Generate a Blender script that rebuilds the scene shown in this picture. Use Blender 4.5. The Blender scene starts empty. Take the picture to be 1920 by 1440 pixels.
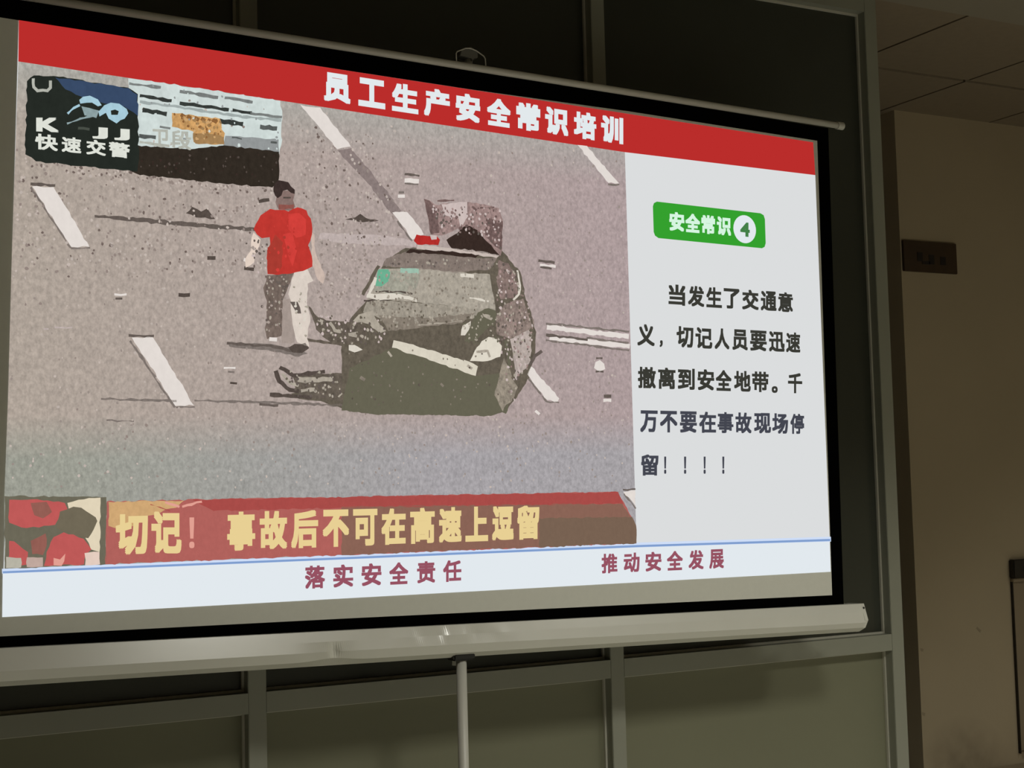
import bpy, bmesh, math, random
from mathutils import Vector, Matrix

# ------------------------------------------------------------------ camera, world, lights, exposure
SC = bpy.context.scene
COL = SC.collection
SC.view_settings.view_transform = 'Standard'
SC.view_settings.look = 'None'
SC.view_settings.exposure = 0.0
SC.view_settings.gamma = 1.0
SC.view_settings.use_curve_mapping = False

cam_data = bpy.data.cameras.new('camera')
cam_data.sensor_fit = 'HORIZONTAL'
cam_data.sensor_width = 36.0
cam_data.lens = 36.0 * 2725.035 / 1920.0
cam_data.clip_start = 0.05
cam = bpy.data.objects.new('camera', cam_data)
COL.objects.link(cam)
cam.matrix_world = Matrix(((0.8824075, -0.0109427, -0.4703586, 0.0000000), (-0.4697873, -0.0749544, -0.8795918, 0.0000000), (-0.0256304, 0.9971269, -0.0712810, 1.4500000), (0.0000000, 0.0000000, 0.0000000, 1.0000000)))
SC.camera = cam

world = bpy.data.worlds.new('world')
SC.world = world
world.use_nodes = True
world.node_tree.nodes['Background'].inputs[0].default_value = (0.03, 0.027, 0.02, 1)
world.node_tree.nodes['Background'].inputs[1].default_value = 0.15

def area_light(name, loc, size_x, size_y, watts, color, spread):
    l = bpy.data.lights.new(name, 'AREA')
    l.shape = 'RECTANGLE'; l.size = size_x; l.size_y = size_y
    l.energy = watts; l.color = color; l.spread = math.radians(spread)
    o = bpy.data.objects.new(name, l); COL.objects.link(o)
    o.location = loc
    return o
# ceiling panels: two in front of the screen, a weak one added to brighten the right wall
LAMPS = [(3.95, 0.70), (2.05, 0.70), (5.35, 2.75)]
for (lx, ly), watts, spread in zip(LAMPS, (31.0, 46.0, 9.0), (130, 130, 100)):      # louvred panels: the light is thrown downwards
    area_light('ceiling_lamp', (lx, ly, 2.955), 0.52, 0.52, watts, (1.0, 0.985, 0.89), spread)

# ------------------------------------------------------------------ helpers
def lin(c):
    c = c / 255.0
    return c / 12.92 if c <= 0.04045 else ((c + 0.055) / 1.055) ** 2.4
def rgb(r, g, b): return (lin(r), lin(g), lin(b), 1.0)

def principled(name, color, rough=0.6, metal=0.0, noise=0.0, scale=8.0, spec=0.5, bump=0.0, detail=4.0):
    m = bpy.data.materials.new(name); m.use_nodes = True
    nt = m.node_tree; b = nt.nodes['Principled BSDF']
    b.inputs['Base Color'].default_value = color
    b.inputs['Roughness'].default_value = rough
    b.inputs['Metallic'].default_value = metal
    b.inputs['Specular IOR Level'].default_value = spec
    tc = nt.nodes.new('ShaderNodeTexCoord')
    if noise or bump:
        n = nt.nodes.new('ShaderNodeTexNoise'); n.inputs['Scale'].default_value = scale; n.inputs['Detail'].default_value = detail
        nt.links.new(tc.outputs['Object'], n.inputs['Vector'])
    if noise:
        r = nt.nodes.new('ShaderNodeValToRGB')
        r.color_ramp.elements[0].position = 0.3; r.color_ramp.elements[1].position = 0.7
        lo = [max(0, c * (1 - noise)) for c in color[:3]] + [1]; hi = [min(1, c * (1 + noise)) for c in color[:3]] + [1]
        r.color_ramp.elements[0].color = lo; r.color_ramp.elements[1].color = hi
        nt.links.new(n.outputs['Fac'], r.inputs['Fac']); nt.links.new(r.outputs['Color'], b.inputs['Base Color'])
    if bump:
        bp = nt.nodes.new('ShaderNodeBump'); bp.inputs['Strength'].default_value = bump; bp.inputs['Distance'].default_value = 0.002
        nt.links.new(n.outputs['Fac'], bp.inputs['Height']); nt.links.new(bp.outputs['Normal'], b.inputs['Normal'])
    return m

def beam(name, r, g, b, grain=0.0, scale=120.0, blotch=0.0):
    """light thrown by the projector: one picture colour, with the grain of the low-resolution photograph"""
    m = bpy.data.materials.new(name); m.use_nodes = True
    nt = m.node_tree; nt.nodes.clear()
    out = nt.nodes.new('ShaderNodeOutputMaterial'); e = nt.nodes.new('ShaderNodeEmission')
    nt.links.new(e.outputs[0], out.inputs[0])
    col = rgb(r, g, b); e.inputs['Color'].default_value = col; e.inputs['Strength'].default_value = 1.0
    if grain:
        tc = nt.nodes.new('ShaderNodeTexCoord')
        mp = nt.nodes.new('ShaderNodeMapping'); mp.inputs['Scale'].default_value = (1.0, 1.0, 0.7)
        nt.links.new(tc.outputs['Object'], mp.inputs['Vector'])
        n = nt.nodes.new('ShaderNodeTexNoise'); n.inputs['Scale'].default_value = scale; n.inputs['Detail'].default_value = 2.5
        n.inputs['Roughness'].default_value = 0.75
        nt.links.new(mp.outputs[0], n.inputs['Vector'])
        v = nt.nodes.new('ShaderNodeMapRange'); v.inputs[1].default_value = 0.25; v.inputs[2].default_value = 0.75
        v.inputs[3].default_value = 1 - grain; v.inputs[4].default_value = 1 + grain
        nt.links.new(n.outputs['Fac'], v.inputs[0])
        last = v.outputs[0]
        if blotch:
            n2 = nt.nodes.new('ShaderNodeTexNoise'); n2.inputs['Scale'].default_value = 22.0; n2.inputs['Detail'].default_value = 3.0
            nt.links.new(mp.outputs[0], n2.inputs['Vector'])
            v2 = nt.nodes.new('ShaderNodeMapRange'); v2.inputs[1].default_value = 0.3; v2.inputs[2].default_value = 0.7
            v2.inputs[3].default_value = 1 - blotch; v2.inputs[4].default_value = 1 + blotch
            nt.links.new(n2.outputs['Fac'], v2.inputs[0])
            mu = nt.nodes.new('ShaderNodeMath'); mu.operation = 'MULTIPLY'
            nt.links.new(last, mu.inputs[0]); nt.links.new(v2.outputs[0], mu.inputs[1]); last = mu.outputs[0]
        nt.links.new(last, e.inputs['Strength'])
    return m

def tag(o, label=None, cat=None, kind=None, group=None):
    if label: o['label'] = label
    if cat: o['category'] = cat
    if kind: o['kind'] = kind
    if group: o['group'] = group
    return o

def empty(name, loc=(0, 0, 0), rz=0.0):
    o = bpy.data.objects.new(name, None); COL.objects.link(o)
    o.location = loc; o.rotation_euler = (0, 0, rz); o.empty_display_size = 0.1
    return o

def link(name, bm, mats, parent=None, smooth=False):
    bmesh.ops.recalc_face_normals(bm, faces=bm.faces[:])
    me = bpy.data.meshes.new(name); bm.to_mesh(me); bm.free()
    for m in (mats if isinstance(mats, (list, tuple)) else [mats]): me.materials.append(m)
    if smooth:
        for p in me.polygons: p.use_smooth = True
    o = bpy.data.objects.new(name, me); COL.objects.link(o)
    if parent: o.parent = parent
    return o

def add_box(bm, x0, x1, y0, y1, z0, z1, bevel=0.0):
    r = bmesh.ops.create_cube(bm, size=1.0)
    vs = r['verts']
    for v in vs:
        v.co = Vector((x0 + (v.co.x + .5) * (x1 - x0), y0 + (v.co.y + .5) * (y1 - y0), z0 + (v.co.z + .5) * (z1 - z0)))
    if bevel:
        es = list({e for v in vs for e in v.link_edges})
        bmesh.ops.bevel(bm, geom=es, offset=bevel, segments=2, affect='EDGES')

def box(name, mats, parent, x0, x1, y0, y1, z0, z1, bevel=0.0):
    bm = bmesh.new(); add_box(bm, x0, x1, y0, y1, z0, z1, bevel)
    return link(name, bm, mats, parent)

def add_tube(bm, pts, radius, seg=12, cap=True):
    pts = [Vector(p) for p in pts]; rings = []
    for i, p in enumerate(pts):
        d = (pts[min(i + 1, len(pts) - 1)] - pts[max(i - 1, 0)]).normalized()
        a = d.orthogonal().normalized() if i == 0 else (rings[-1][1] - rings[-1][1].dot(d) * d).normalized()
        b = d.cross(a)
        rings.append(([bm.verts.new(p + radius * (math.cos(t) * a + math.sin(t) * b)) for t in [2 * math.pi * k / seg for k in range(seg)]], a))
    for (r0, _), (r1, _) in zip(rings[:-1], rings[1:]):
        for k in range(seg): bm.faces.new((r0[k], r0[(k + 1) % seg], r1[(k + 1) % seg], r1[k]))
    if cap:
        bm.faces.new(rings[0][0]); bm.faces.new(rings[-1][0][::-1])

def tube(name, mat, parent, pts, radius, seg=12):
    bm = bmesh.new(); add_tube(bm, pts, radius, seg)
    return link(name, bm, mat, parent, smooth=seg > 8)

def add_plate(bm, pts, y, depth, mat_index=0):
    """a flat outline in the x-z plane, facing -y, with a small thickness"""
    f = [bm.verts.new((p[0], y, p[1])) for p in pts]; k = [bm.verts.new((p[0], y + depth, p[1])) for p in pts]
    fs = [bm.faces.new(f), bm.faces.new(k[::-1])]
    n = len(pts)
    for i in range(n): fs.append(bm.faces.new((f[i], k[i], k[(i + 1) % n], f[(i + 1) % n])))
    for q in fs: q.material_index = mat_index

# ------------------------------------------------------------------ materials
alu = principled('grey_painted_aluminium', rgb(144,145,131), 0.45, 0.0, 0.03, 3.0)
bead_m = principled('pale_glazing_bead', rgb(196,194,180), 0.4)
panel_m = principled('beige_panel', rgb(122,122,99), 0.6, 0, 0.03, 2.5)
pane_m = principled('dark_glossy_board', rgb(64,66,58), 0.22, 0, 0.05, 4.0, spec=0.3)
wall_m = principled('beige_wall_paint', rgb(172,158,132), 0.85, 0, 0.035, 1.8, bump=0.1)
plaster_m = principled('ceiling_plaster', rgb(138,130,114), 0.9, 0, 0.03, 2.0)
tile_m = principled('ceiling_tile', rgb(132,118,98), 0.9, 0, 0.04, 30.0)
gap_m = principled('ceiling_grid_gap', rgb(16, 12, 8), 0.95)
floor_m = principled('floor_tile', rgb(192,190,180), 0.5, 0, 0.06, 5.0)
fabric_m = principled('white_screen_fabric', rgb(224,224,214), 0.8, 0, 0.015, 60.0)
black_m = principled('black_screen_border', rgb(6, 6, 6), 0.95, spec=0.0)
case_m = principled('white_enamelled_case', rgb(218,217,207), 0.24, 0, 0.02, 6.0, spec=0.6)
rod_m = principled('white_rod', rgb(200,198,188), 0.4)
wire_m = principled('bail_wire', rgb(200,198,188), 0.35, 0.3)
hook_m = principled('grey_hook_plastic', rgb(105, 104, 98), 0.5)
dark_m = principled('dark_bracket', rgb(30, 29, 26), 0.5)
plaque_m = principled('dark_brown_plaque', rgb(58, 40, 20), 0.5, 0, 0.25, 9.0)
plaque_letter_m = principled('plaque_lettering', rgb(22, 14, 8), 0.6)
cab_m = principled('beige_sheet_metal', rgb(140, 126, 104), 0.5, 0, 0.04, 4.0)
cabdark_m = principled('dark_box', rgb(34, 29, 22), 0.5)
glow_m = principled('lit_lamp_diffuser', rgb(235, 232, 215), 0.6)
glow_m.node_tree.nodes['Principled BSDF'].inputs['Emission Color'].default_value = (1.0, 0.985, 0.89, 1)
glow_m.node_tree.nodes['Principled BSDF'].inputs['Emission Strength'].default_value = 0.9
stain_m = principled('wall_scuff', rgb(150, 138, 115), 0.9)

# ------------------------------------------------------------------ the room
FY, PY, GY = 3.500, 3.539, 3.560          # partition: front, panel face, back
CEIL, BACK, PIER = 3.002, 4.560, 4.304

box('floor', floor_m, None, -2.2, 6.2, -3.2, 5.6, -0.1, 0.0)['kind'] = 'structure'
ceil = box('ceiling', plaster_m, None, -2.2, 6.2, -3.2, FY + 0.005, CEIL, CEIL + 0.1); ceil['kind'] = 'structure'
bm = bmesh.new()
gx = [3.058 - 0.6 * 9 + 0.6 * i for i in range(0, 16)]
for xa in gx:
    for ya, yb in ((FY + 0.005, 4.105), (4.105, 4.705), (4.705, 5.6)):
        x0, x1 = max(xa, -2.2), min(xa + 0.6, 6.2)
        if x1 - x0 > 0.03: add_box(bm, x0 + (0.006 if xa > -2.2 else 0), x1 - 0.006, ya + (0.011 if ya > 4 else 0), yb - 0.011, CEIL, CEIL + 0.02)
o = link('tile_field', bm, tile_m, ceil)
box('tile_backing', gap_m, ceil, -2.2, 6.2, FY + 0.005, 5.6, CEIL + 0.02, CEIL + 0.1)

def add_smudge(m, centre, radius, amount):
    nt = m.node_tree; b = nt.nodes['Principled BSDF']; src = b.inputs['Base Color'].links[0].from_socket
    tc = nt.nodes.new('ShaderNodeTexCoord'); d = nt.nodes.new('ShaderNodeVectorMath'); d.operation = 'DISTANCE'
    d.inputs[1].default_value = centre; nt.links.new(tc.outputs['Object'], d.inputs[0])
    r = nt.nodes.new('ShaderNodeMapRange'); r.inputs[1].default_value = radius; r.inputs[2].default_value = 0.0; r.inputs[4].default_value = amount
    nt.links.new(d.outputs['Value'], r.inputs[0])
    n = nt.nodes.new('ShaderNodeTexNoise'); n.inputs['Scale'].default_value = 14; nt.links.new(tc.outputs['Object'], n.inputs['Vector'])
    mu = nt.nodes.new('ShaderNodeMath'); mu.operation = 'MULTIPLY'; nt.links.new(r.outputs[0], mu.inputs[0]); nt.links.new(n.outputs['Fac'], mu.inputs[1])
    x = nt.nodes.new('ShaderNodeMix'); x.data_type = 'RGBA'; nt.links.new(mu.outputs[0], x.inputs[0]); nt.links.new(src, x.inputs[6])
    x.inputs[7].default_value = rgb(70, 58, 40); nt.links.new(x.outputs[2], b.inputs['Base Color'])
add_smudge(wall_m, (4.52, BACK, 0.16), 0.30, 1.1)      # grimy patch low on the wall
bm = bmesh.new(); add_box(bm, PIER, 6.2, BACK, 5.6, 0, CEIL)
wall = link('wall_back', bm, wall_m); wall['kind'] = 'structure'
random.seed(4)
for nm, pts in [('wall_mark', [(4.6375, 0.8144), (4.6611, 0.7972), (4.6543, 0.7887), (4.6339, 0.8057)]), ('wall_mark', [(4.3148, 0.7489), (4.3321, 0.7433), (4.3285, 0.7327), (4.317, 0.7357)]), ('wall_mark', [(4.3078, 0.4893), (4.325, 0.4833), (4.3213, 0.4707), (4.3099, 0.4761)])]:
    bm = bmesh.new(); add_plate(bm, pts, BACK - 0.0008, 0.0006); link(nm, bm, stain_m, wall)
box('wall_alcove', wall_m, None, -2.2, PIER, 5.5, 5.6, 0, CEIL)['kind'] = 'structure'
box('wall_right', wall_m, None, 6.1, 6.2, -3.2, BACK, 0, CEIL)['kind'] = 'structure'
box('wall_left', wall_m, None, -2.2, -2.1, -3.2, 5.5, 0, CEIL)['kind'] = 'structure'
box('wall_rear', wall_m, None, -2.1, 6.1, -3.2, -3.1, 0, CEIL)['kind'] = 'structure'

# framed partition of dark boards over beige panels, behind the screen
part = empty('wall_partition', (1.1, FY, 0)); part['kind'] = 'structure'
part['label'] = 'grey framed partition of dark boards above beige panels'
inv = Matrix.Translation((-1.1, -FY, 0))
def pbox(name, mat, *a, bevel=0.0, parent=part):
    o = box(name, mat, parent, *a, bevel=bevel); o.data.transform(inv); return o
mull = [(-2.10, -2.055), (-0.953, -0.906), (0.069, 0.116), (1.115, 1.162), (2.161, 2.206), (3.195, 3.245)]
RB, RT, HB = 0.913, 0.9635, 2.953
for x0, x1 in mull: pbox('mullion', alu, x0, x1, FY, GY, 0, CEIL, bevel=0.0015)
for (a, b), (c, d) in zip(mull[:-1], mull[1:]):
    pbox('header_rail', alu, b, c, FY, GY, HB, CEIL)
    pbox('middle_rail', alu, b, c, FY, GY, RB, RT)
    pbox('bottom_rail', alu, b, c, FY, GY, 0.0, 0.07)
    p = pbox('dark_board', pane_m, b, c, PY, GY - 0.004, RT, HB)
    q = pbox('beige_panel', panel_m, b, c, PY, GY - 0.004, 0.07, RB)
    for (z0, z1), host in (((RT, HB), p), ((0.07, RB), q)):
        bm = bmesh.new(); t, y0 = 0.006, PY - 0.008
        add_box(bm, b, b + t, y0, PY, z0, z1); add_box(bm, c - t, c, y0, PY, z0, z1)
        add_box(bm, b + t, c - t, y0, PY, z0, z0 + t); add_box(bm, b + t, c - t, y0, PY, z1 - t, z1)
        o = link('glazing_bead', bm, bead_m, host); o.data.transform(inv)

# housings of the switched-on ceiling panels, the added corner one too
for (lx, ly), lab in zip(LAMPS, ('square ceiling light panel right of the projection screen', 'square ceiling light panel straight before the projection screen',
                               'added light panel in the right corner, brightening the wall by the cabinet')):
    lamp = empty('ceiling_light', (lx, ly, CEIL)); tag(lamp, lab, 'ceiling light')
    bm = bmesh.new()
    for x0, x1, y0, y1 in ((-.3, .3, -.3, -.27), (-.3, .3, .27, .3), (-.3, -.27, -.27, .27), (.27, .3, -.27, .27)): add_box(bm, x0, x1, y0, y1, -0.05, 0.0)
    link('lamp_frame', bm, alu, lamp)
    bm = bmesh.new(); add_box(bm, -.27, .27, -.27, .27, -0.02, -0.001); link('diffuser', bm, glow_m, lamp)

# plaque on the wall
pl = empty('wall_plaque', (4.46, BACK, 2.38)); tag(pl, 'small dark brown plaque on the beige wall right of the partition', 'plaque')
box('board', plaque_m, pl, -0.150, 0.153, -0.012, 0.0, -0.065, 0.066, bevel=0.002)
for x0, x1, z0, z1 in ((-.075, -.045, -.02, .018), (-.01, .02, -.03, .01), (.055, .085, -.03, .005), (-.05, -.005, -.032, -.018)):
    bm = bmesh.new(); add_box(bm, x0, x1, -0.0135, -0.012, z0, z1)
    link('faded_letter', bm, plaque_letter_m, pl)

# shallow cabinet on the wall at the right edge and the low box under it
cb = empty('wall_cabinet', (4.90, BACK, 0.255)); tag(cb, 'shallow beige wall cabinet with a dark box along its top', 'cabinet')
box('body', cab_m, cb, -0.052, 0.45, -0.012, 0.0, 0.02, 0.745, bevel=0.002)
box('shaded_side', cabdark_m, cb, -0.0555, -0.052, -0.013, 0.0, 0.01, 0.75)  # dark colour stands in for shade on the cabinet's left side
box('lip', cab_m, cb, -0.057, 0.455, -0.02, 0.0, 0.735, 0.752, bevel=0.002)
box('top_box', cabdark_m, cb, -0.060, 0.45, -0.03, 0.0, 0.752, 0.832, bevel=0.004)
bm = bmesh.new(); add_tube(bm, [(0.008, -0.03, 0.79), (0.008, -0.042, 0.79)], 0.009, 16); link('knob', bm, hook_m, cb)
bm = bmesh.new(); add_tube(bm, [(-0.022, -0.012, 0.03), (-0.022, -0.024, 0.03)], 0.011, 16); link('latch', bm, dark_m, cb)
lb = empty('low_box', (4.98, 4.36, 0)); tag(lb, 'low beige box on the floor below the wall cabinet', 'box')
box('body', cab_m, lb, -0.32, 0.4, -0.19, 0.19, 0.0, 0.205, bevel=0.006)
box('lid', cab_m, lb, -0.33, 0.41, -0.2, 0.198, 0.205, 0.224, bevel=0.006)

# ------------------------------------------------------------------ projection screen on its tripod
scr = empty('projection_screen', (1.6200, 3.2200, 0.0), 0.026180)
tag(scr, 'white tripod projection screen showing a red bannered road safety slide', 'projection screen')
# fabric: black sheet from the rod down into the case, white viewing area on it
bm = bmesh.new()
add_plate(bm, [(-1.176, 1.12), (1.1735, 1.075), (1.190, 2.476), (-1.160, 2.535)], 0.0, 0.0015)
fab = link('fabric', bm, black_m, scr); fab['label'] = 'black bordered screen fabric'
bm = bmesh.new()
add_plate(bm, [(-1.1370, 2.4816), (-1.0957, 2.4806), (0.0015, 2.4554), (0.4877, 2.4507), (1.1453, 2.4344), (1.1312, 1.1227), (0.6092, 1.1348), (-0.3707, 1.1560), (-1.1500, 1.1703)], -0.0006, 0.0005)
link('viewing_surface', bm, fabric_m, fab)['label'] = 'white viewing area of the fabric'

# rod along the top with end caps
def zrod(x): return 2.5125 - 0.0205 * x
tube('top_rod', rod_m, scr, [(-1.235, -0.002, zrod(-1.235)), (1.228, -0.002, zrod(1.228))], 0.0092, 20)
rod = COL.objects['top_rod']
for xa, xb in ((-1.247, -1.228), (1.222, 1.244)):
    bm = bmesh.new(); add_tube(bm, [(xa, -0.002, zrod(xa)), (xa + .001, -0.002, zrod(xa)), (xb - .001, -0.002, zrod(xb)), (xb, -0.002, zrod(xb))], 0.0115, 20)
    link('end_cap', bm, rod_m, rod, smooth=False)
# bent wire bail
bz = zrod(-.033)
tube('bail_handle', wire_m, scr, [(-0.034, -0.002, zrod(-.034) + .004), (-0.034, 0.0, 2.543), (-0.030, 0.001, 2.549), (-0.006, 0.002, 2.5605), (0.004, 0.002, 2.562), (0.014, 0.002, 2.5615), (0.026, 0.002, 2.558), (0.046, 0.001, 2.5465), (0.0495, 0.0, 2.540), (0.0495, -0.002, zrod(.05) + .004)], 0.0017, 10)
# mast behind the fabric with its hook, and the lower pole
mast = tube('mast', rod_m, scr, [(-0.057, 0.030, 1.02), (0.014, 0.022, 2.552)], 0.0105, 16)
bm = bmesh.new()
add_plate(bm, [(-0.016, 2.556), (0.012, 2.568), (0.031, 2.556), (0.031, 2.541), (0.020, 2.540), (0.0155, 2.531), (0.012, 2.539), (-0.02, 2.541)], 0.004, 0.03)
bmesh.ops.bevel(bm, geom=bm.edges[:], offset=0.0015, segments=1, affect='EDGES')
link('hook', bm, hook_m, mast)
tube('lower_pole', rod_m, scr, [(-0.0585, 0.0, 0.10), (-0.0585, 0.0, 1.035)], 0.0128, 24)
for a in (90, 210, 330):
    ca, sa = math.cos(math.radians(a)), math.sin(math.radians(a))
    L = 0.26 if a == 90 else 0.55
    bm = bmesh.new(); add_tube(bm, [(-0.0585 + .012 * ca, .012 * sa, 0.42), (-0.0585 + L * ca, L * sa, 0.018)], 0.009, 12); link('leg', bm, rod_m, scr, smooth=True)
bm = bmesh.new(); add_box(bm, -0.088, -0.029, -0.020, 0.026, 1.036, 1.056, bevel=0.004); link('case_bracket', bm, dark_m, scr)

# case: folded sheet metal, dented left of the middle
def ztop(x): return 1.1225 - 0.0225 * x
prof = [(0.030, -0.002), (-0.028, 0.0), (-0.0355, -0.0228), (-0.043, -0.0455), (-0.030, -0.0675), (-0.004, -0.0805), (0.026, -0.068), (0.036, -0.035)]
xs = [-1.225 + 2.440 * i / 488 for i in range(489)]
bm = bmesh.new(); rings = []
for x in xs:
    ring = []
    d = math.exp(-((x + 0.405) / 0.012) ** 2); d2 = math.exp(-((x + 0.405) / 0.05) ** 2)
    w = math.exp(-((x + 0.10) / 0.11) ** 2)
    for k, (y, z) in enumerate(prof):
        yy, zz = y, z
        if k == 3: yy += 0.010 * d + 0.004 * d2; zz += 0.003 * d
        if k == 4: yy += 0.003 * d2; zz += 0.006 * d2
        if k == 2: yy += w * (0.0034 * math.sin(x * 46 + 2.6) + 0.0006 * math.sin(x * 130))
        if k == 3 and x > 0: zz -= 0.0065 * min(1, x)
        ring.append(bm.verts.new((x, yy, ztop(x) + zz)))
    rings.append(ring)
n = len(prof)
for r0, r1 in zip(rings[:-1], rings[1:]):
    for k in range(n): bm.faces.new((r0[k], r0[(k + 1) % n], r1[(k + 1) % n], r1[k]))
bm.faces.new(rings[0]); bm.faces.new(rings[-1][::-1])
case = link('case', bm, case_m, scr); case['label'] = 'white folded metal case, dented left of its middle'
for xa, xb in ((-1.238, -1.222), (1.2125, 1.239)):
    bm = bmesh.new(); rr = []
    outer = xb if xa > 0 else xa; inner = xa if xa > 0 else xb
    for x, sc in ((inner, 1.008), (outer - (.015 if xa > 0 else -.015), 1.008), (outer, 0.56)):
        rr.append([bm.verts.new((x, -0.004 + (y + 0.004) * sc, ztop(x) - 0.041 + (z + 0.041) * sc)) for y, z in prof])
    for r0, r1 in zip(rr[:-1], rr[1:]):
        for k in range(n): bm.faces.new((r0[k], r0[(k + 1) % n], r1[(k + 1) % n], r1[k]))
    bm.faces.new(rr[0]); bm.faces.new(rr[-1][::-1])
    link('end_cap', bm, case_m, case)
bm = bmesh.new(); add_tube(bm, [(1.2185, -0.030, ztop(1.22) - .0115), (1.2185, -0.0335, ztop(1.22) - .0118)], 0.0032, 10); link('screw', bm, dark_m, case)

# ------------------------------------------------------------------ the projected slide (outlines in millimetres on the fabric)
def road_beam(name):
    m = beam(name, *BEAM['road']); nt = m.node_tree
    e = [n for n in nt.nodes if n.type == 'EMISSION'][0]
    tc = [n for n in nt.nodes if n.type == 'TEX_COORD'][0]
    sep = nt.nodes.new('ShaderNodeSeparateXYZ'); nt.links.new(tc.outputs['Object'], sep.inputs[0])
    def rng(sock, a, b):
        v = nt.nodes.new('ShaderNodeMapRange'); v.inputs[1].default_value = a; v.inputs[2].default_value = b
        nt.links.new(sock, v.inputs[0]); return v.outputs[0]
    def mix(fac, a, b):
        x = nt.nodes.new('ShaderNodeMix'); x.data_type = 'RGBA'; nt.links.new(fac, x.inputs[0])
        for s, c in ((6, a), (7, b)):
            if isinstance(c, tuple): x.inputs[s].default_value = c
            else: nt.links.new(c, x.inputs[s])
        return x.outputs[2]
    # asphalt of the photograph: pinkish far lane, greenish to bluish grey near lane
    far = mix(rng(sep.outputs[0], -1.1, 0.5), rgb(*ROADC[0]), rgb(*ROADC[1]))
    near = mix(rng(sep.outputs[0], -1.0, -0.1), rgb(*ROADC[2]), rgb(*ROADC[3]))
    far = mix(rng(sep.outputs[2], 2.25, 2.42), far, rgb(170, 170, 163))
    nt.links.new(mix(rng(sep.outputs[2], 1.535, 1.63), near, far), e.inputs['Color'])
    return m
ROADC = ((174, 162, 151), (172, 155, 155), (155, 156, 145), (165, 161, 164))
BEAM = {
'red': (186, 45, 43),
'panel': (219, 221, 222),
'foot': (226, 233, 238),
'halo': (206, 221, 246),
'blue': (128, 158, 206),
'green': (52, 160, 46),
'titlew': (226, 233, 236),
'mintw': (214, 245, 224),
'greend': (66, 128, 72),
'ink': (58, 58, 52),
'ink2': (68, 70, 80),
'maroon': (150, 82, 98),
'yellow': (232, 208, 148),
'pinkl': (226, 160, 146),
'road': (168, 156, 153, 0.24, 105, 0.03),
'white1': (226, 218, 212, 0.04, 60),
'd0': (84, 74, 68, 0.25, 130),
'd1': (100, 90, 84, 0.2, 130),
'd2': (124, 114, 108, 0.2, 130),
'skid': (138, 124, 121, 0.2, 130),
'pale': (188, 174, 170, 0.18, 130),
'pale2': (202, 186, 182, 0.08, 90),
'pale3': (218, 211, 198, 0.06, 90),
'pale4': (172, 163, 149, 0.2, 110),
'truckw': (206, 217, 214, 0.09, 60, 0.07),
'truckg': (146, 150, 150, 0.1, 80),
'truckl': (160, 170, 168, 0.12, 60),
'g1': (56, 60, 57, 0.3, 80),
'g2': (88, 92, 90, 0.25, 80),
'g3': (120, 124, 122, 0.2, 80),
'orange': (200, 154, 98, 0.34, 80, 0.1),
'orange2': (160, 126, 84, 0.2, 70),
'brown': (140, 98, 58, 0.2, 90),
'black1': (50, 43, 36, 0.2, 90),
'badgek': (38, 43, 38, 0.12, 40),
'badgeb': (56, 74, 102, 0.1, 40),
'badgel': (72, 78, 70),
'icon': (166, 202, 216, 0.1, 70),
'icon2': (140, 160, 162, 0.15, 80),
'lett': (222, 225, 215, 0.05, 90),
'lett2': (178, 180, 170, 0.12, 90),
'hair': (60, 48, 45, 0.25, 110),
'face': (134, 112, 106, 0.2, 120),
'neck': (140, 84, 76, 0.15, 110),
'shirt': (190, 56, 49, 0.1, 70, 0.04),
'shirt2': (168, 60, 50, 0.1, 80),
'shirt3': (208, 64, 58, 0.1, 80),
'skin': (226, 208, 194, 0.08, 90),
'skin2': (202, 182, 170, 0.12, 90),
'pant1': (114, 100, 92, 0.35, 115, 0.08),
'pant2': (218, 206, 195, 0.08, 90),
'pant3': (164, 150, 142, 0.12, 110),
'dark2': (100, 92, 80, 0.28, 115, 0.06),
'dark3': (102, 99, 82, 0.06, 120),
'dark4': (100, 91, 81, 0.4, 110, 0.1),
'pink1': (154, 130, 126, 0.42, 115, 0.1),
'wreckd': (112, 91, 88, 0.4, 120, 0.1),
'black2': (56, 43, 38, 0.2, 110),
'brown2': (132, 119, 111, 0.28, 115, 0.05),
'roofl': (198, 184, 176, 0.1, 100),
'lamp': (180, 46, 42, 0.15, 90),
'glass': (168, 160, 147, 0.28, 120, 0.05),
'glass2': (160, 158, 144, 0.28, 120, 0.04),
'mint': (108, 174, 144, 0.12, 80),
'mint2': (156, 188, 170, 0.1, 80),
'sidew': (134, 115, 109, 0.4, 120, 0.1),
'hood': (158, 150, 137, 0.28, 120, 0.05),
'hood2': (134, 124, 112, 0.26, 120, 0.05),
'bumper': (216, 209, 192, 0.08, 70),
'head': (222, 215, 200, 0.05, 60),
'mottle': (140, 124, 116, 0.5, 115, 0.1),
'mottle2': (148, 138, 124, 0.42, 100, 0.1),
'fender': (178, 165, 158, 0.25, 110, 0.04),
'band': (176, 98, 92, 0.06, 90),
'band2': (168, 76, 72, 0.06, 90),
'band3': (138, 100, 86, 0.06, 90),
'band4': (120, 98, 82, 0.05, 90),
'cream2': (206, 166, 116, 0.1, 80),
'cream': (224, 211, 184, 0.04, 60),
'cream3': (228, 204, 190, 0.04, 60),
'logod': (108, 104, 88, 0.08, 60),
'logor': (190, 90, 88, 0.06, 50),
'logob': (146, 94, 84, 0.1, 50),
'logok': (112, 104, 86, 0.06, 60),
'logow': (184, 180, 165, 0.08, 60),
'logow2': (190, 166, 156, 0.1, 60),
'sp_l': (196, 183, 174),
'sp_d': (146, 132, 125),
'sp_l2': (188, 176, 168),
'sp_d2': (152, 140, 133),
'sp_dd': (112, 98, 92),
}
MATS = {}
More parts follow.
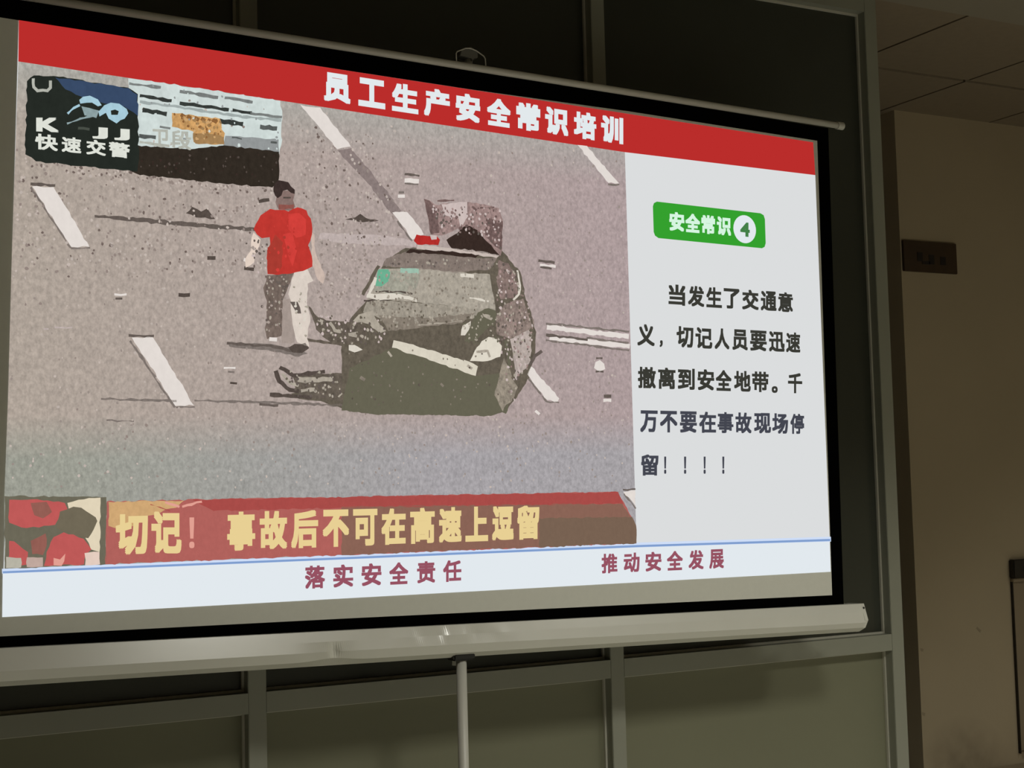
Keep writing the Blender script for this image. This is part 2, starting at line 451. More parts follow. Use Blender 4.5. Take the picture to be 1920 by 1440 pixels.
def bmat(k):
    if k == 'road' and k not in MATS: MATS[k] = road_beam('projected_road')
    if k not in MATS: MATS[k] = k if not isinstance(k, str) else beam('projected_' + k, *BEAM[k])
    return MATS[k]
ROUGH = {'photo_truck', 'road_marking', 'debris_and_shadow', 'photo_person', 'photo_wrecked_car', 'photo_watermark', 'caption_strip', 'caption_logo'}
def ragged(pts, step, amp):
    """the photograph is low in resolution: its outlines are slightly ragged"""
    out = []
    for a, b in zip(pts, pts[1:] + pts[:1]):
        n = max(1, int(math.hypot(b[0] - a[0], b[1] - a[1]) / step))
        for i in range(n):
            t = i / n
            j = (random.uniform(-amp, amp), random.uniform(-amp, amp)) if i else (0, 0)
            out.append((a[0] + (b[0] - a[0]) * t + j[0], a[1] + (b[1] - a[1]) * t + j[1]))
    return out
def layer_y(l): return -0.0012 - 0.00022 * l

SHAPES = {
'banner': [
('red', 1, [-10946,24807,11288,24281,11318,23318,4680,23377,-10958,23899])
],
'side_panel': [
('panel', 1, [4680,23377,11318,23318,11299,12826,4660,12963])
],
'footer_strip': [
('foot', 1, [-11284,13031,4659,12935,11298,12811,11288,11891,-11295,12095])
],
'blue_rule': [
('halo', 2, [-11295,12992,4697,12858,4695,12983,-11299,13091]),
('halo', 2, [4620,12859,11342,12743,11344,12879,4620,12984]),
('blue', 3, [-11283,12997,4674,12865,4674,12921,-11285,13041]),
('blue', 3, [4640,12866,11317,12758,11317,12819,4640,12921])
],
'badge': [
('green', 2, [5535,21975,5574,22065,5672,22113,9229,22050,9342,22005,9385,21893,9380,21208,9337,21099,9239,21053,5685,21118,5574,21178,5534,21277]),
('foot', 3, [9046,21544,9035,21466,9008,21392,8968,21324,8915,21266,8851,21218,8780,21184,8704,21164,8626,21158,8548,21169,8475,21194,8408,21232,8350,21283,8303,21345,8270,21414,8250,21489,8246,21566,8257,21643,8283,21717,8323,21784,8375,21843,8438,21890,8509,21925,8584,21946,8663,21952,8741,21943,8815,21918,8883,21880,8941,21829,8989,21767,9023,21697,9042,21622])
],
'photograph': [
('road', 1, [-10958,23899,4680,23377,4659,12949,-11252,13073,-11251,14603,-11174,16672,-11095,19679])
],
'photo_truck': [
('truckw', 2, [-8600,23812,-7880,23800,-5033,23700,-4985,23374,-5023,22647,-5079,22413,-8611,22208]),
('truckg', 3, [-6378,22729,-5087,22767,-5078,22451,-6432,22475]),
('g3', 4, [-8584,23665,-7870,23659,-7862,23720,-8576,23726]),
('g3', 4, [-7441,23609,-6545,23567,-6532,23643,-7429,23683]),
('g3', 4, [-6389,23584,-5717,23553,-5706,23616,-6378,23647]),
('g1', 4, [-8352,23408,-7628,23373,-7616,23447,-8340,23481]),
('g1', 4, [-7445,23334,-6293,23305,-6281,23387,-7434,23415]),
('g1', 4, [-6207,23308,-5743,23288,-5729,23371,-6194,23390]),
('g3', 4, [-5777,23286,-5001,23276,-4992,23340,-5768,23350]),
('g1', 4, [-8295,23071,-7747,23035,-7728,23145,-8276,23181]),
('g1', 4, [-6525,23011,-5960,22985,-5941,23099,-6507,23123]),
('g2', 4, [-5547,22977,-5129,22976,-5116,23078,-5534,23079]),
('g2', 4, [-6226,22689,-5991,22672,-5983,22709,-6219,22727]),
('g2', 4, [-5288,22661,-5131,22661,-5125,22712,-5282,22711]),
('g3', 4, [-7905,22763,-7662,22747,-7654,22796,-7896,22812]),
('g2', 4, [-8373,22492,-7995,22488,-7986,22574,-8363,22577]),
('truckl', 3, [-8349,23281,-6132,23195,-6122,23257,-8340,23341]),
('truckl', 3, [-6163,23195,-5015,23198,-5007,23262,-6155,23258]),
('orange', 4, [-7618,23132,-6500,23114,-6465,22869,-6390,22790,-6406,22527,-7120,22483,-7129,22753,-7621,22814]),
('orange2', 5, [-7142,22715,-6656,22739,-6417,22688,-6406,22527,-7120,22483]),
('brown', 5, [-7438,23076,-7340,23028,-7295,23106,-7393,23155]),
('brown', 5, [-7291,23055,-7193,23006,-7147,23085,-7246,23134]),
('brown', 5, [-7118,23036,-7019,22987,-6973,23066,-7072,23115]),
('brown', 5, [-6969,23039,-6869,22990,-6824,23069,-6923,23118]),
('brown', 5, [-6819,23018,-6720,22969,-6673,23048,-6773,23097]),
('brown', 5, [-6694,23031,-6594,22982,-6547,23061,-6648,23110]),
('black1', 5, [-8610,22304,-7195,22341,-6406,22502,-5091,22476,-5101,21817,-5261,21615,-6417,21609,-7534,21639,-8354,21643,-8543,21710])
],
'photo_watermark': [
('badgek', 6, [-10782,23483,-10637,23629,-10222,23667,-8602,23594,-8388,23473,-8375,21990,-8413,21722,-10597,21754,-10818,21885]),
('badgeb', 7, [-10188,23635,-8602,23582,-8400,23460,-8392,22977,-8699,23161,-9227,23199,-9654,23283,-9974,23401]),
('icon', 8, [-9677,23197,-9597,23277,-9447,23318,-9273,23254,-9192,23131,-9274,23099,-9401,23168,-9655,23117]),
('icon', 8, [-9134,23138,-8993,23213,-8805,23210,-8640,23107,-8606,23015,-8689,22885,-8867,22759,-9042,22849,-9100,22974,-9240,22876,-9263,22981]),
('badgek', 9, [-8994,23033,-8900,23067,-8818,23040,-8842,22954,-8983,22939]),
('icon2', 8, [-9632,23060,-9459,23043,-9251,23006,-9310,22833,-9564,22865]),
('icon', 8, [-9911,22847,-9766,22999,-9800,23035,-9945,22883]),
('icon', 8, [-9793,22977,-9655,23063,-9678,23108,-9816,23022]),
('icon2', 8, [-9934,22623,-9638,22768,-9653,22811,-9949,22666]),
('icon2', 8, [-9662,22758,-9340,22868,-9350,22914,-9673,22803]),
('lett2', 8, [-10680,23556,-10667,23349,-10606,23361,-10619,23567]),
('lett2', 8, [-10670,23356,-10571,23263,-10527,23313,-10627,23406]),
('lett2', 8, [-10575,23264,-10343,23291,-10343,23355,-10575,23329]),
('lett2', 8, [-10347,23288,-10258,23392,-10301,23432,-10391,23329]),
('lett2', 8, [-10260,23387,-10259,23561,-10321,23553,-10322,23380]),
('badgel', 8, [-9709,22538,-9462,22536,-9456,22596,-9703,22598]),
('lett2', 8, [-8368,22360,-7785,22326,-7775,22388,-8358,22421])
],
'photo_person': [
('face', 4, [-5065,21581,-4801,21589,-4710,21495,-4752,21352,-4701,21204,-4809,21095,-5099,21087,-5188,21269,-5172,21471]),
('hair', 5, [-5235,21630,-5194,21759,-5127,21803,-4970,21790,-4865,21774,-4800,21678,-4708,21609,-4710,21508,-4802,21526,-4894,21594,-5000,21561,-5041,21444,-5134,21374,-5198,21432,-5236,21529]),
('d0', 5, [-4999,21378,-4808,21392,-4807,21430,-4999,21416]),
('neck', 5, [-5115,21117,-4739,21144,-4737,21258,-5113,21230]),
('shirt', 6, [-5321,21108,-5085,21100,-4875,21078,-4648,21195,-4423,21136,-4319,20952,-4283,20701,-4341,20418,-4396,20313,-4307,20052,-4298,19812,-4433,19741,-4726,19651,-5161,19566,-5408,19578,-5418,19752,-5414,20052,-5332,20294,-5343,20443,-5538,20406,-5653,20486,-5729,20605,-5610,20837,-5478,20997]),
('shirt2', 7, [-5413,20126,-5212,20514,-5018,20338,-5053,19772,-5226,19588,-5407,19591]),
('shirt3', 7, [-4876,21014,-4611,21059,-4440,20919,-4459,20562,-4687,20472,-4882,20661]),
('shirt3', 7, [-5015,20527,-4777,20592,-4678,20170,-4790,19786,-4916,20156]),
('skin', 4, [-5730,20530,-5564,20379,-5592,20240,-5711,20010,-5726,19835,-5933,19700,-5943,19897,-5800,20104,-5797,20290]),
('skin2', 4, [-4311,20635,-4231,20577,-4224,20196,-4095,19886,-3979,19575,-4036,19407,-4169,19514,-4245,19751,-4322,19937]),
('pant1', 4, [-5421,19553,-4753,19649,-4944,19201,-5052,18959,-5059,18498,-5091,18148,-5442,18064,-5490,18322,-5436,18485,-5430,18944,-5516,19250]),
('pant3', 4, [-5051,19022,-4815,19032,-4774,18320,-4778,18008,-5080,17975]),
('pant2', 5, [-4752,19662,-4432,19767,-4277,19471,-4425,19401,-4434,18834,-4371,18622,-4459,18117,-4410,17917,-4699,18010,-4787,18320,-4834,18655,-4842,18968,-4906,19128,-4836,19356]),
('d1', 6, [-4869,18954,-4684,18962,-4620,18826,-4596,18689,-4702,18685,-4779,18808]),
('d0', 5, [-4925,17879,-4766,17971,-4501,18003,-4410,17880,-4585,17763,-4822,17770]),
('white1', 5, [-5392,18024,-5204,18013,-5195,18100,-5382,18111])
],
'photo_wrecked_car': [
('dark2', 3, [-3589,17938,-3372,18581,-2877,19113,-2438,20041,-1860,20401,823,20493,1352,19975,1489,19297,1708,18758,1730,17939,1422,17117,860,16438,398,16316,-2795,16347,-3413,16396,-4151,16644,-4681,16690,-4876,16812,-4148,16857,-3600,17305]),
('dark3', 4, [-3393,17435,-2199,17974,-28,17297,657,17375,768,16437,398,16303,-2795,16334,-3617,16420]),
('pink1', 4, [-1170,20774,-1339,21652,-1179,21624,-1034,21528,-61,21668,761,21580,877,21288,840,20534,788,20354,590,20411,221,20904,-244,21035,-876,20766]),
('wreckd', 5, [-1339,21652,-1179,21611,-979,21399,-934,20829,-1170,20774,-1261,21272]),
('wreckd', 5, [399,21282,876,21247,824,20533,625,20590,356,20817]),
('pale2', 5, [-857,21555,-588,21602,-137,21663,-117,21300,-336,20961,-389,21227,-760,21281]),
('wreckd', 6, [-969,21606,-500,21656,-501,21696,-970,21646]),
('wreckd', 6, [-20,21538,106,21448,147,21493,20,21582]),
('wreckd', 6, [152,21501,635,21565,633,21606,150,21541]),
('black2', 6, [-244,21035,-78,21059,162,20954,413,20685,773,20353,-602,20462,-746,20667,-534,20801]),
('brown2', 5, [-2394,20108,-1906,20293,-873,20300,173,20265,694,20308,455,19983,-588,19849,-1439,19885,-2468,19922]),
('roofl', 6, [-1541,20499,-839,20475,178,20441,758,20366,663,20293,175,20333,-1572,20391]),
('black2', 7, [-1863,20282,-1746,20381,-471,20376,176,20346,52,20259,-873,20300]),
('lamp', 7, [-1564,20748,-1361,20735,-1024,20756,-923,20656,-971,20520,-1541,20499,-1640,20585]),
('pale2', 8, [-1200,20758,-1009,20757,-1011,20664,-1159,20641]),
('glass', 5, [-2568,19852,-1439,19911,-588,19876,482,19863,611,19004,168,18960,-1574,19076,-2905,19138]),
('glass2', 6, [-2626,19797,-1440,19858,-1595,19430,-2029,19253,-2707,19275]),
('mint', 7, [-2611,19824,-2286,19841,-2335,19565,-2521,19426,-2690,19418]),
('mint2', 7, [-2025,19784,-1529,19779,-1518,19898,-2014,19902]),
('pale3', 6, [-381,19747,2,19750,9,19845,-374,19841]),
('pale3', 6, [-141,19224,409,19163,418,19203,-133,19264]),
('pale3', 7, [-2716,19643,-2923,19172,-2846,19147,-2639,19619]),
('pale3', 7, [-2917,19215,-2708,19224,-2256,19269,-1815,19223,-1572,19142,-1603,19075,-1932,19140,-2682,19096,-2933,19137]),
('d0', 7, [-2687,19273,-2019,19303,-2018,19335,-2687,19305]),
('d0', 7, [-2040,19304,-1665,19252,-1658,19284,-2032,19336]),
('d0', 6, [-3000,19037,-2362,19077,-2363,19116,-3000,19076]),
('dark2', 7, [-2622,19936,-2860,19528,-2787,19495,-2548,19904]),
('dark2', 7, [-2838,19564,-3061,19211,-2990,19175,-2767,19528]),
('dark2', 7, [456,19877,542,19361,649,19382,562,19898]),
('dark2', 7, [535,19408,619,18852,726,18870,641,19428]),
('sidew', 6, [724,20255,1000,20175,1287,19904,1322,19495,1144,19283,756,19239,647,19709]),
('pale3', 7, [1230,20004,1301,19615,1355,19626,1284,20015]),
('pale3', 7, [1301,19646,1259,19388,1313,19385,1355,19642]),
('pale3', 7, [1279,19423,1099,19262,1137,19230,1317,19391]),
('dark2', 7, [951,20221,1226,19914,1276,19950,1002,20257]),
('dark2', 7, [1210,19952,1245,19476,1307,19483,1272,19960]),
('hood', 5, [-2905,19112,-1574,19063,611,18990,578,18908,11,18739,-1323,18653,-2426,18614,-2621,18659,-3023,18773]),
('hood2', 6, [-2620,18711,-1322,18705,15,18873,-367,18606,-1327,18495,-2375,18344]),
('pale4', 7, [-1551,18497,-355,18644,-358,18677,-1554,18529]),
('pale4', 6, [-3290,18559,-3135,18718,-2772,18821,-2692,18631,-2431,18343,-2601,18286,-2862,18496]),
('dark3', 6, [91,18890,397,19009,625,18950,635,18748,228,18371,-4,18164,-305,18156,-144,18560]),
('pale4', 7, [211,18867,393,18847,528,18771,465,18702,254,18788]),
('pale3', 7, [-339,18554,-111,18668,-177,18439,-286,18303,-405,18299]),
('bumper', 8, [-2238,18128,-2041,18095,-198,17653,54,17538,-13,17298,-428,17423,-1158,17633,-2285,17946]),
('pale4', 9, [-268,17528,-135,17445,-90,17500,-223,17583]),
('head', 8, [-168,17667,-26,17923,177,18169,377,18282,575,18261,753,18064,699,17793,330,17677]),
('pale4', 9, [21,17870,354,17907,350,17960,16,17923]),
('pale4', 9, [303,17935,370,17764,427,17783,361,17954]),
('pale3', 8, [-3410,17981,-3259,17985,-3055,17876,-3263,17807,-3413,17854]),
('pale4', 7, [-3419,18261,-3171,18307,-3201,18165,-3406,18198]),
('mottle', 6, [590,18787,861,19135,1410,19294,1589,18973,1721,18677,1542,18466,990,18246,623,18356]),
('fender', 7, [990,18246,1543,18493,1634,18387,1580,17663,1131,17261,1069,17774]),
('dark2', 8, [1432,19232,1571,18812,1639,18832,1500,19253]),
('dark2', 8, [1561,18841,1701,18420,1769,18440,1630,18861]),
('dark2', 8, [1696,18461,1648,18005,1719,18003,1767,18459]),
('d1', 8, [1593,17572,1748,17830,1665,17864,1510,17607]),
('d1', 8, [1701,17783,1950,17935,1898,18002,1649,17850]),
('dark3', 8, [831,18201,925,17489,1017,17502,923,18215]),
('mottle2', 7, [806,17768,967,17475,1052,17206,1186,17033,1037,16707,833,16585,736,16410,634,16584,504,16824,620,17173]),
('dark2', 8, [1162,17248,1369,17414,1537,17281,1185,17006]),
('dark3', 6, [675,16410,944,16680,827,16357]),
('pale4', 6, [-2417,17834,-2318,17713,-2272,17745,-2371,17867]),
('hood2', 6, [-3150,17189,-3034,17119,-2987,17183,-3103,17253]),
('hood2', 6, [-1013,17076,-936,17006,-894,17043,-971,17114]),
('dark4', 4, [-4420,18885,-4341,18825,-4184,18616,-3849,18539,-3125,18526,-2892,18405,-3037,18081,-3519,18004,-3858,18033,-4058,18153,-4229,18325]),
('pale4', 6, [-3922,18482,-3782,18277,-3713,18320,-3853,18525]),
('pale4', 6, [-3788,18280,-3626,18252,-3607,18327,-3769,18355]),
('pale4', 6, [-4188,18530,-4064,18484,-4036,18543,-4160,18589]),
('dark4', 4, [-4485,18043,-4113,18011,-4102,18087,-4474,18118]),
('dark4', 4, [-4153,18015,-3574,17949,-3561,18025,-4140,18090]),
('d0', 5, [-5171,17377,-4835,17186,-4786,17261,-5123,17452]),
('d0', 5, [-4848,17189,-4017,17294,-4027,17382,-4858,17275]),
('d0', 5, [-5290,17321,-5200,17054,-5101,17086,-5192,17354]),
('d0', 5, [-5212,17069,-4914,16844,-4847,16922,-5146,17148]),
('d0', 5, [-4934,16852,-4686,16823,-4671,16922,-4919,16951]),
('d0', 5, [-5397,16741,-4858,16705,-4850,16792,-5389,16827]),
('d0', 5, [-4903,16708,-4370,16685,-4363,16772,-4897,16794]),
('dark4', 4, [-4830,17210,-4140,17296,-3600,17305,-3613,16647,-4284,16693,-4731,16851]),
('pale4', 6, [-4710,17088,-4246,17080,-4240,17205,-4703,17213]),
('pale4', 6, [-4309,17079,-3812,17100,-3814,17226,-4311,17204]),
('pale4', 6, [-5113,17246,-4913,17027,-4863,17069,-5064,17288]),
('pale4', 6, [-4925,17035,-4698,16966,-4676,17025,-4903,17094]),
('pale4', 6, [-4627,16837,-4282,16883,-4291,16957,-4636,16911]),
('pale4', 6, [-3616,16844,-3714,16754,-3685,16728,-3588,16818])
],
'caption_strip': [
('band', 3, [-9125,14435,4123,14329,4661,13436,4651,12963,-9167,13084]),
('band2', 4, [-7239,14420,4123,14322,4278,14006,35,14084,-3659,14138,-6753,14157]),
('band3', 4, [-3659,14163,4245,14020,4628,13451,4643,12977,-3680,13031]),
('band4', 5, [1708,13714,4535,13664,4660,13422,4652,12970,1686,12991]),
('cream2', 4, [-9091,14422,-7421,14413,-7603,14253,-7842,14224,-8080,14115,-8340,14088,-8493,13896,-8957,13854,-9094,13905]),
('pinkl', 5, [-7859,14359,-7538,14248,-7523,14293,-7844,14403]),
('pinkl', 5, [-7464,14247,-7015,14346,-7026,14393,-7476,14293]),
('band2', 5, [-8182,14330,-7745,14173,-7737,14195,-8175,14352])
],
'caption_logo': [
('logod', 3, [-11251,14603,-9136,14527,-9156,13083,-11241,13095]),
('logor', 4, [-11154,14523,-10591,14519,-10017,14425,-9962,14298,-10219,13967,-10548,13923,-10907,13935,-11155,14044]),
('logob', 5, [-10722,14444,-10394,14458,-10284,14240,-10471,14111,-10646,14184]),
('cream', 4, [-9962,14423,-9726,14485,-9262,14519,-9291,13352,-9472,13417,-9584,13661,-9918,14229]),
('logok', 5, [-10118,14246,-9839,14340,-9671,14313,-9367,14098,-9333,14017,-9413,13837,-9527,13658,-9841,13750,-10031,13802,-10197,13910]),
('logor', 5, [-10252,13709,-10042,13803,-9841,13750,-9629,13651,-9461,13416,-9585,13308,-9620,13105,-10452,13112,-10396,13401]),
('logor', 4, [-11155,13667,-11058,13652,-10778,13417,-10768,13160,-11166,13157]),
('logob', 4, [-10723,13649,-10417,13794,-10396,13535,-10473,13337,-10691,13369]),
('logow', 6, [-11219,13337,-10919,13301,-10919,13101,-11220,13105]),
('logow2', 6, [-10800,13307,-10473,13292,-10474,13102,-10800,13106]),
('cream3', 6, [-9608,13343,-9291,13352,-9281,13089,-9598,13082]),
('pinkl', 6, [-10254,13271,-10121,13231,-10010,13350,-10033,13193,-10089,13094,-10254,13113])
],
'road_marking.000': [
('white1', 3, [-10676,21203,-10230,21227,-9474,19970,-9862,19947]),
('d1', 3, [-10713,21229,-10195,21235,-10191,21293,-10709,21287]),
('d2', 2, [-10722,21172,-9886,19911,-9848,19939,-10685,21201]),
('d2', 2, [-9870,19894,-9454,19931,-9455,19966,-9871,19929])
],
'road_marking.001': [
('white1', 3, [-8557,18011,-8096,18036,-7181,16526,-7606,16512]),
('d1', 3, [-8631,18027,-8070,18031,-8068,18090,-8630,18086]),
('d2', 2, [-8623,17923,-7633,16462,-7588,16492,-8579,17954]),
('d2', 2, [-7591,16458,-7159,16473,-7160,16509,-7591,16494])
],
'road_marking.002': [
('white1', 3, [-4529,23653,-4030,23643,-3264,22775,-3610,22678])
],
'road_marking.003': [
('white1', 3, [3183,23429,3482,23429,4459,22513,4120,22499]),
('d2', 2, [4105,22434,4470,22464,4472,22507,4106,22477])
],
'road_marking.004': [
('white1', 3, [-2199,21245,-1797,21287,-1501,20977,-1360,20761,-1668,20610]),
('d2', 2, [-2085,21039,-1695,20562,-1659,20588,-2049,21065])
],
'road_marking.005': [
('white1', 3, [1593,17568,2408,16759,2357,16676,2040,16715,1476,17348]),
('d2', 2, [1449,17303,2010,16653,2049,16678,1487,17328]),
('d2', 2, [2024,16654,2397,16628,2403,16669,2029,16695])
],
'road_marking.006': [
('white1', 3, [4290,14325,4671,14358,4671,13925]),
('d1', 3, [4280,14360,4677,14366,4676,14408,4279,14402]),
('d2', 2, [4294,14265,4648,13862,4689,13887,4335,14290])
],
'road_marking.019': [
('white1', 3, [2085,18521,4606,18352,4628,18479,2105,18645]),
('white1', 3, [2157,18262,4630,18097,4652,18224,2177,18385]),
('d1', 4, [2051,18353,3318,18261,3330,18330,2063,18422]),
('d2', 4, [3287,18316,4600,18222,4609,18272,3295,18364]),
('d2', 2, [2066,18648,4630,18518,4639,18574,2074,18703]),
('d2', 2, [2052,18223,4611,18020,4621,18077,2061,18277])
],
'debris_and_shadow.000': [
('d1', 2, [-9356,20684,-8938,20689,-7506,20669,-5600,20639,-5665,20559,-7580,20567,-8939,20606,-9356,20625]),
('d0', 2, [-7321,20865,-7172,21022,-6963,20927,-6825,21011,-6640,20778,-7088,20784])
],
'debris_and_shadow.002': [
('skid', 2, [-3611,22652,-3251,22738,-2191,21600,-1955,21302,-2200,21205,-2821,21903]),
('d0', 2, [-3450,20987,-3186,21057,-3045,21158,-2894,21065,-2558,21023,-2980,20955]),
('white1', 3, [-2041,21624,-1854,21639,-1852,21718,-2039,21703]),
('d2', 3, [-2017,21732,-1873,21743,-1872,21796,-2016,21784])
],
'debris_and_shadow.004': [
('pale', 2, [-4082,20625,-2706,20675,-1568,20590,-1571,20457,-3543,20416,-4139,20481])
],
'debris_and_shadow.005': [
('white1', 3, [-1855,22010,-1464,22026,-1457,22133,-1848,22116]),
('d1', 3, [-1852,22196,-1447,22187,-1439,22240,-1844,22249]),
('d2', 3, [-1852,21977,-1483,21979,-1478,22019,-1847,22016])
],
'debris_and_shadow.010': [
('white1', 3, [1933,20152,2405,20132,2416,20201,1944,20221]),
('d1', 3, [1888,20261,2374,20227,2388,20297,1901,20330]),
('d1', 3, [1941,20111,2283,20084,2292,20126,1949,20152])
],
'debris_and_shadow.013': [
('white1', 3, [3492,17562,3547,17716,3682,17775,3811,17680,3840,17540,3671,17467]),
('d1', 3, [3566,17787,3766,17791,3768,17847,3568,17843]),
('d1', 3, [3537,17437,3786,17441,3788,17497,3539,17493])
],
'debris_and_shadow.016': [
('white1', 3, [3750,16672,4000,16674,4003,16758,3753,16756]),
('d1', 3, [3771,16784,4004,16786,4007,16870,3774,16868])
],
'debris_and_shadow.018': [
('white1', 3, [1658,16412,1780,16323,1832,16375,1710,16464])
],
'debris_and_shadow.019': [
('white1', 3, [-8937,18928,-8668,18940,-8668,18987,-8937,18976]),
('d1', 3, [-8914,18835,-8763,18842,-8762,18889,-8914,18882])
],
'debris_and_shadow.021': [
('d0', 3, [-7507,18960,-7245,18971,-7244,19056,-7506,19045])
],
'debris_and_shadow.022': [
('pale', 3, [-10214,18165,-9849,18176,-9849,18211,-10214,18199])
],
'debris_and_shadow.023': [
('pale', 3, [-10447,18123,-10342,18126,-10342,18161,-10447,18157])
],
'debris_and_shadow.024': [
('white1', 3, [-6480,17354,-6204,17359,-6203,17408,-6479,17403]),
('d2', 3, [-6383,17272,-6233,17260,-6227,17308,-6378,17320])
],
'debris_and_shadow.025': [
('d0', 3, [-6336,17017,-6173,17005,-6168,17054,-6331,17066])
],
'debris_and_shadow.027': [
('d0', 3, [-6835,19829,-6642,19840,-6641,19926,-6834,19915])
],
'debris_and_shadow.028': [
('white1', 3, [-5984,19851,-5743,19806,-5723,19879,-5965,19924])
],
'debris_and_shadow.029': [
('d0', 3, [-5974,19646,-5739,19627,-5726,19714,-5962,19732])
],
'debris_and_shadow.030': [
('d0', 3, [-5591,21223,-5331,21287,-5344,21360,-5603,21296])
],
'debris_and_shadow.031': [
('d2', 3, [-9240,16631,-7569,16595,-7568,16643,-9238,16677])
],
'debris_and_shadow.032': [
('d2', 3, [-7168,16610,-5707,16583,-5705,16632,-7167,16658]),
('d2', 3, [-5733,16584,-3602,16521,-3599,16571,-5731,16633]),
('d1', 3, [-5649,16530,-5192,16506,-5187,16567,-5644,16591])
],
'debris_and_shadow.035': [
('d2', 2, [-9125,16173,-8527,16149,-8526,16184,-9123,16208])
],
'debris_and_shadow.036': [  # shadow at the person's feet, drawn as dark colour in the picture
('d1', 3, [-6403,17910,-5430,17884,-5426,17946,-6399,17971]),
('d1', 3, [-5467,17888,-4654,17753,-4640,17814,-5453,17949]),
('d2', 2, [-6397,17976,-5444,17953,-4662,17861,-4439,17754,-4665,17674,-5446,17817,-6336,17868])
],
}
# grain of the photograph: (part, layer, how many, size in mm, colours, outline they fall in)
SPECKS = [
('photograph', 2, 620, (1.8, 3.4), ['sp_l', 'sp_d', 'sp_l2', 'sp_d2'], [-10936,23791,4573,23273,4588,14626,-11186,14769]),
('photograph', 2, 330, (2, 4), ['sp_l', 'sp_d', 'sp_d', 'sp_l2', 'sp_dd'], [-11006,21522,-5390,21693,-5422,19503,-11074,19223]),
('photograph', 2, 240, (2, 4), ['sp_l', 'sp_d', 'sp_l2', 'sp_d2', 'sp_dd'], [-4843,23198,-2655,23161,-1425,20493,-4222,20323]),
('photograph', 2, 130, (2, 3.6), ['sp_dd', 'sp_d', 'sp_l'], [-10807,21817,-8377,21701,-5129,21714,-5198,21444,-8498,21499,-10896,21624]),
('photograph', 2, 120, (2, 3.6), ['sp_l', 'sp_d', 'sp_d2'], [-4220,20451,-2427,20562,-2877,19113,-4246,18929]),
('photograph', 2, 130, (1.8, 3), ['sp_l', 'sp_d2'], [-11120,16279,4567,16311,4580,14416,-11186,14769]),
('photo_truck', 6, 60, (2, 4), ['orange2', 'brown', 'cream2'], [-7594,23110,-6501,23077,-6430,22637,-7082,22573]),
('photo_truck', 6, 60, (1.8, 3), ['d0', 'black2'], [-8350,22112,-5118,22410,-5194,21709,-8353,21727]),
('photo_truck', 5, 40, (2, 4), ['truckg', 'truckw'], [-8338,23807,-5034,23624,-5090,22539,-8349,22354]),
('photo_person', 7, 60, (1.8, 3.6), ['pant3', 'd1', 'pale4'], [-5421,19528,-4793,19610,-5038,19022,-5090,18211,-5467,18113]),
('photo_person', 7, 30, (1.8, 3.4), ['pale4', 'pale3'], [-4767,19598,-4433,19704,-4412,18545,-4487,18041,-4757,18533]),
('photo_person', 8, 26, (2, 4.4), ['shirt2', 'shirt3', 'shirt'], [-5400,21002,-4411,21073,-4338,19810,-5381,19630]),
('photo_person', 6, 30, (2, 4), ['pale2', 'pant3', 'd1'], [-5988,20340,-5409,20376,-5469,18014,-5676,19738]),
('photo_wrecked_car', 8, 190, (2, 4), ['pale4', 'hood2', 'glass', 'hood'], [-2555,19827,451,19834,596,19017,-1530,19091,-2876,19165]),
('photo_wrecked_car', 8, 150, (2, 4), ['pale4', 'hood2', 'hood', 'dark2'], [-2878,19087,564,18948,-140,18721,-2473,18380]),
('photo_wrecked_car', 8, 70, (2, 3.6), ['d2', 'brown2', 'pale4', 'd1'], [-2366,20097,662,20266,455,19983,-2440,19911]),
('photo_wrecked_car', 9, 240, (2, 4.2), ['d1', 'pale2', 'mottle', 'dark2', 'pink1', 'pale4'], [661,20211,1198,20036,1708,18758,1513,17525,1018,16573,733,17376,618,18720]),
('photo_wrecked_car', 6, 170, (2, 4.2), ['pale2', 'wreckd', 'pink1', 'd1'], [-1255,21499,823,21557,823,20493,220,20863,-831,20795]),
('photo_wrecked_car', 9, 110, (2, 4.2), ['pale4', 'd1', 'dark2', 'pale2'], [-4317,18674,-2467,18665,-2338,18100,-3589,17938,-4124,18240]),
('photo_wrecked_car', 9, 70, (2, 4), ['pale4', 'd1', 'dark4'], [-5194,17340,-3600,17305,-3612,16673,-4681,16727]),
('photo_wrecked_car', 9, 70, (1.8, 3.4), ['hood2', 'dark4'], [-3591,17812,599,18046,710,16571,-3480,16484]),
('photo_wrecked_car', 9, 60, (1.8, 3.4), ['pale4', 'dark3'], [-436,18817,622,18855,680,18183,-158,18027]),
]
